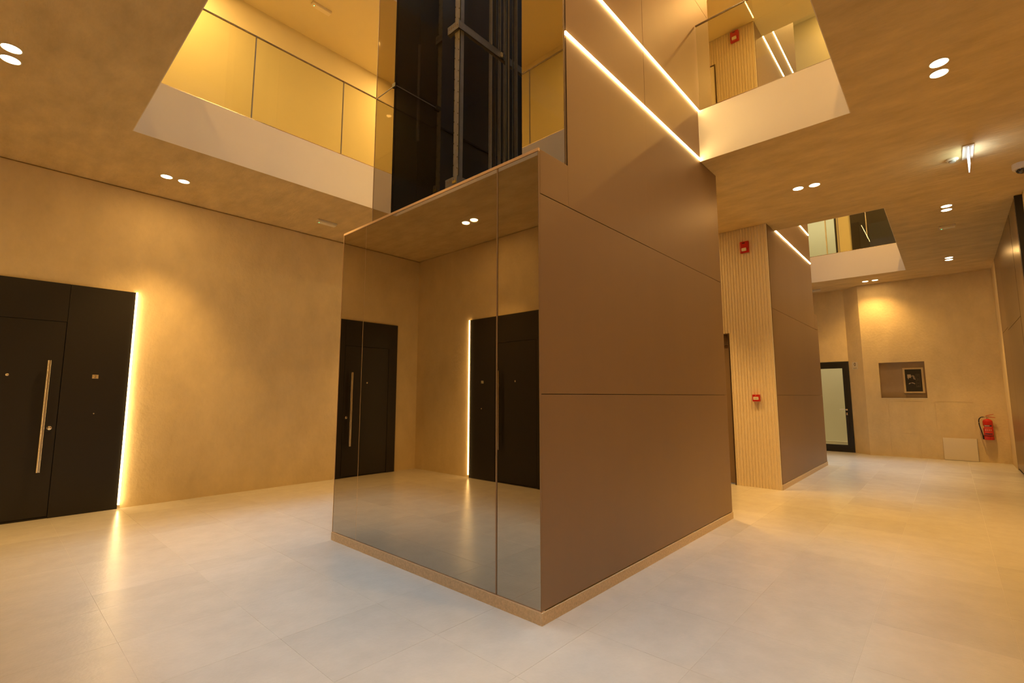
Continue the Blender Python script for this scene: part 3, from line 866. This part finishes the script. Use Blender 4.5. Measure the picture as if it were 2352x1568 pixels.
# ---------------------------------------------------------------- fire extinguisher
ey, ez, ex = -.52, .465, XE - .11
t = thing('fire_extinguisher', (ex, ey, ez), 'red fire extinguisher with black hose hung on the end wall', 'fire extinguisher')
R_ = .076
MB().lathe((ex, ey, ez), [(.066, 0), (.074, .004), (R_, .02), (R_, .36), (.072, .385), (.056, .405), (.030, .418), (.022, .425)], n=36).build('cylinder', REDM, t, smooth=True)
MB().lathe((ex, ey, ez + .42), [(.021, 0), (.021, .03), (.017, .032), (.017, .05)], n=20).build('valve', CHROME, t, smooth=True)
MB().prism([(ex - .008, ey + .02, ez + .475), (ex - .008, ey - .10, ez + .515), (ex - .008, ey - .10, ez + .523), (ex - .008, ey + .02, ez + .487)], (.016, 0, 0)).build('top_lever', REDM, t)
MB().prism([(ex - .008, ey + .0, ez + .462), (ex - .008, ey - .12, ez + .445), (ex - .008, ey - .12, ez + .453), (ex - .008, ey + .0, ez + .474)], (.016, 0, 0)).build('carry_handle', REDM, t)
MB().cyl((ex, ey + .015, ez + .455), (ex, ey + .055, ez + .458), .009, n=12).build('hose_coupling', CHROME, t, smooth=True)
pts = []
P = [(ey + .05, .458), (ey + .09, .452), (ey + .122, .41), (ey + .128, .34), (ey + .118, .25), (ey + .10, .16), (ey + .088, .09)]
for i in range(len(P) - 1):
    p0 = P[max(i - 1, 0)]; p1 = P[i]; p2 = P[i + 1]; p3 = P[min(i + 2, len(P) - 1)]
    for s_ in range(5):
        u = s_ / 5
        f = lambda a, b_, c, d: .5 * ((2 * b_) + (-a + c) * u + (2 * a - 5 * b_ + 4 * c - d) * u * u + (-a + 3 * b_ - 3 * c + d) * u ** 3)
        pts.append((ex - .01, f(p0[0], p1[0], p2[0], p3[0]), ez + f(p0[1], p1[1], p2[1], p3[1])))
pts.append((ex - .01, P[-1][0], ez + P[-1][1]))
MB().tube(pts, .0095).build('hose', BLACKP, t, smooth=True)
MB().cyl((ex - .01, ey + .088, ez + .09), (ex - .01, ey + .08, ez + .01), .011, .016, n=14).build('nozzle', BLACKP, t, smooth=True)
MB().lathe((ex, ey, ez + .078), [(R_ + .0005, 0), (R_ + .003, .002), (R_ + .003, .010), (R_ + .0005, .012)], n=36).build('strap', BLACKP, t, smooth=True)
MB().box(XE - .034, XE, ey - .03, ey + .03, ez + .15, ez + .40).build('wall_bracket', GALV, t)
def wrap(nm, mt, z0, z1, a0, a1, rr, parent=t):
    mb = MB(); n_ = 14
    rows = []
    for z in (z0, z1):
        rows.append([mb.bm.verts.new((ex + rr * math.cos(a0 + (a1 - a0) * k / n_), ey + rr * math.sin(a0 + (a1 - a0) * k / n_), ez + z)) for k in range(n_ + 1)])
    for k in range(n_): mb.bm.faces.new((rows[0][k], rows[0][k + 1], rows[1][k + 1], rows[1][k]))
    return mb.build(nm, mt, parent, smooth=True)
A0, A1 = PI - .85, PI + .75      # label faces the hall
lab = wrap('paper_label', LABRED, .115, .30, A0, A1, R_ + .0008)
wrap('label_header', BLUELAB, .272, .30, A0, A1, R_ + .0014, lab)
wrap('label_footer', BLUELAB, .115, .135, A0, A1, R_ + .0014, lab)
wrap('header_print', WHITEP, .281, .292, A0 + .15, A0 + 1.1, R_ + .002, lab)
wrap('print_line', WHITEP, .262, .264, A0 + .1, A1 - .1, R_ + .0014, lab)
wrap('print_line', POSTINK, .232, .235, A0 + .2, A1 - .4, R_ + .0014, lab)
wrap('print_line', POSTINK, .165, .168, A0 + .2, A1 - .2, R_ + .0014, lab)
for k in range(4): wrap('pictogram', WHITEP, .192, .208, A0 + .15 + k * .36, A0 + .34 + k * .36, R_ + .0014, lab)
wrap('yellow_sticker', YEL, .235, .285, A0 - .38, A0 - .12, R_ + .001)

# ---------------------------------------------------------------- framed poster standing in the niche
py0, py1, pz0, pz1 = .405, .765, 1.415, 1.985
PX = E1 - .012
t = thing('framed_poster', (PX, (py0 + py1) / 2, pz0), 'dark poster in a pale wooden frame inside the wall niche', 'poster')
MB().box(PX - .012, PX + .01, py0, py0 + .036, pz0, pz1).box(PX - .012, PX + .01, py1 - .036, py1, pz0, pz1).box(PX - .012, PX + .01, py0 + .036, py1 - .036, pz0, pz0 + .036).box(PX - .012, PX + .01, py0 + .036, py1 - .036, pz1 - .036, pz1).build('frame', WOODF, t)
ps = bx('poster_print', POSTER, t, PX - .004, PX + .006, py0 + .036, py1 - .036, pz0 + .036, pz1 - .036)
def pr(nm, mt, u0, u1, v0, v1, par=ps):
    """u from the poster's left, v from its top, both 0..1"""
    ww, hh = py1 - py0 - .072, pz1 - pz0 - .072
    return bx(nm, mt, par, PX - .0052, PX - .004, py1 - .036 - u1 * ww, py1 - .036 - u0 * ww, pz1 - .036 - v1 * hh, pz1 - .036 - v0 * hh)
pr('pale_square_print', POSTINK, .14, .36, .23, .385)
pr('pale_square_print', POSTINK, .17, .21, .385, .44)
pr('link_print', POSTINK, .36, .44, .295, .32)
sq = MB()
ww, hh = py1 - py0 - .072, pz1 - pz0 - .072
for k in range(6):
    u, v = .43 + .015 * (k % 2) + k * .012, .27 + k * .032
    yy = py1 - .036 - u * ww; zz = pz1 - .036 - v * hh
    sq.prism([(PX - .0052, yy, zz), (PX - .0052, yy - .035, zz - .010), (PX - .0052, yy - .035, zz - .018), (PX - .0052, yy, zz - .008)], (.0012, 0, 0))
sq.build('scribble_print', POSTINK, ps)
arc = MB()
for k in range(9):
    a = PI * (.18 + .64 * k / 8)
    u, v = .38 - .19 * math.cos(a), .70 - .09 * math.sin(a)
    yy = py1 - .036 - u * ww; zz = pz1 - .036 - v * hh
    if k == 3: continue
    arc.box(PX - .0052, PX - .004, yy - .008, yy + .008, zz - .008, zz + .008)
arc.build('arched_print', POSTINK, ps)
for (a, b_, c, d) in ((.64, .66, .22, .80), (.86, .88, .22, .80), (.66, .86, .22, .235), (.66, .86, .785, .80)): pr('box_outline_print', POSTDIM, a, b_, c, d)
for k, v in enumerate((.26, .32, .355, .42, .48, .57, .615, .655, .74)): pr('line_print', POSTDIM, .70, .82, v, v + (.028 if k in (0, 3, 4, 8) else .012))

# loose cover board standing against the end wall
t = MB().box(XE - .035, XE - .012, -.335, .19, .012, .468, .003).build('cover_board', SMOOTH, None)
tag(t, 'square pale plastered cover board leaning on the end wall beside the extinguisher', 'board')
o = bx('board_edge', GALV, t, XE - .036, XE - .010, -.342, -.336, .008, .47)
o = bx('board_foot', GALV, t, XE - .036, XE - .010, -.342, .19, 0, .011)

# ---------------------------------------------------------------- baseboards along the walls of the hall are flush: thin shadow joint only
S.render.use_persistent_data = False
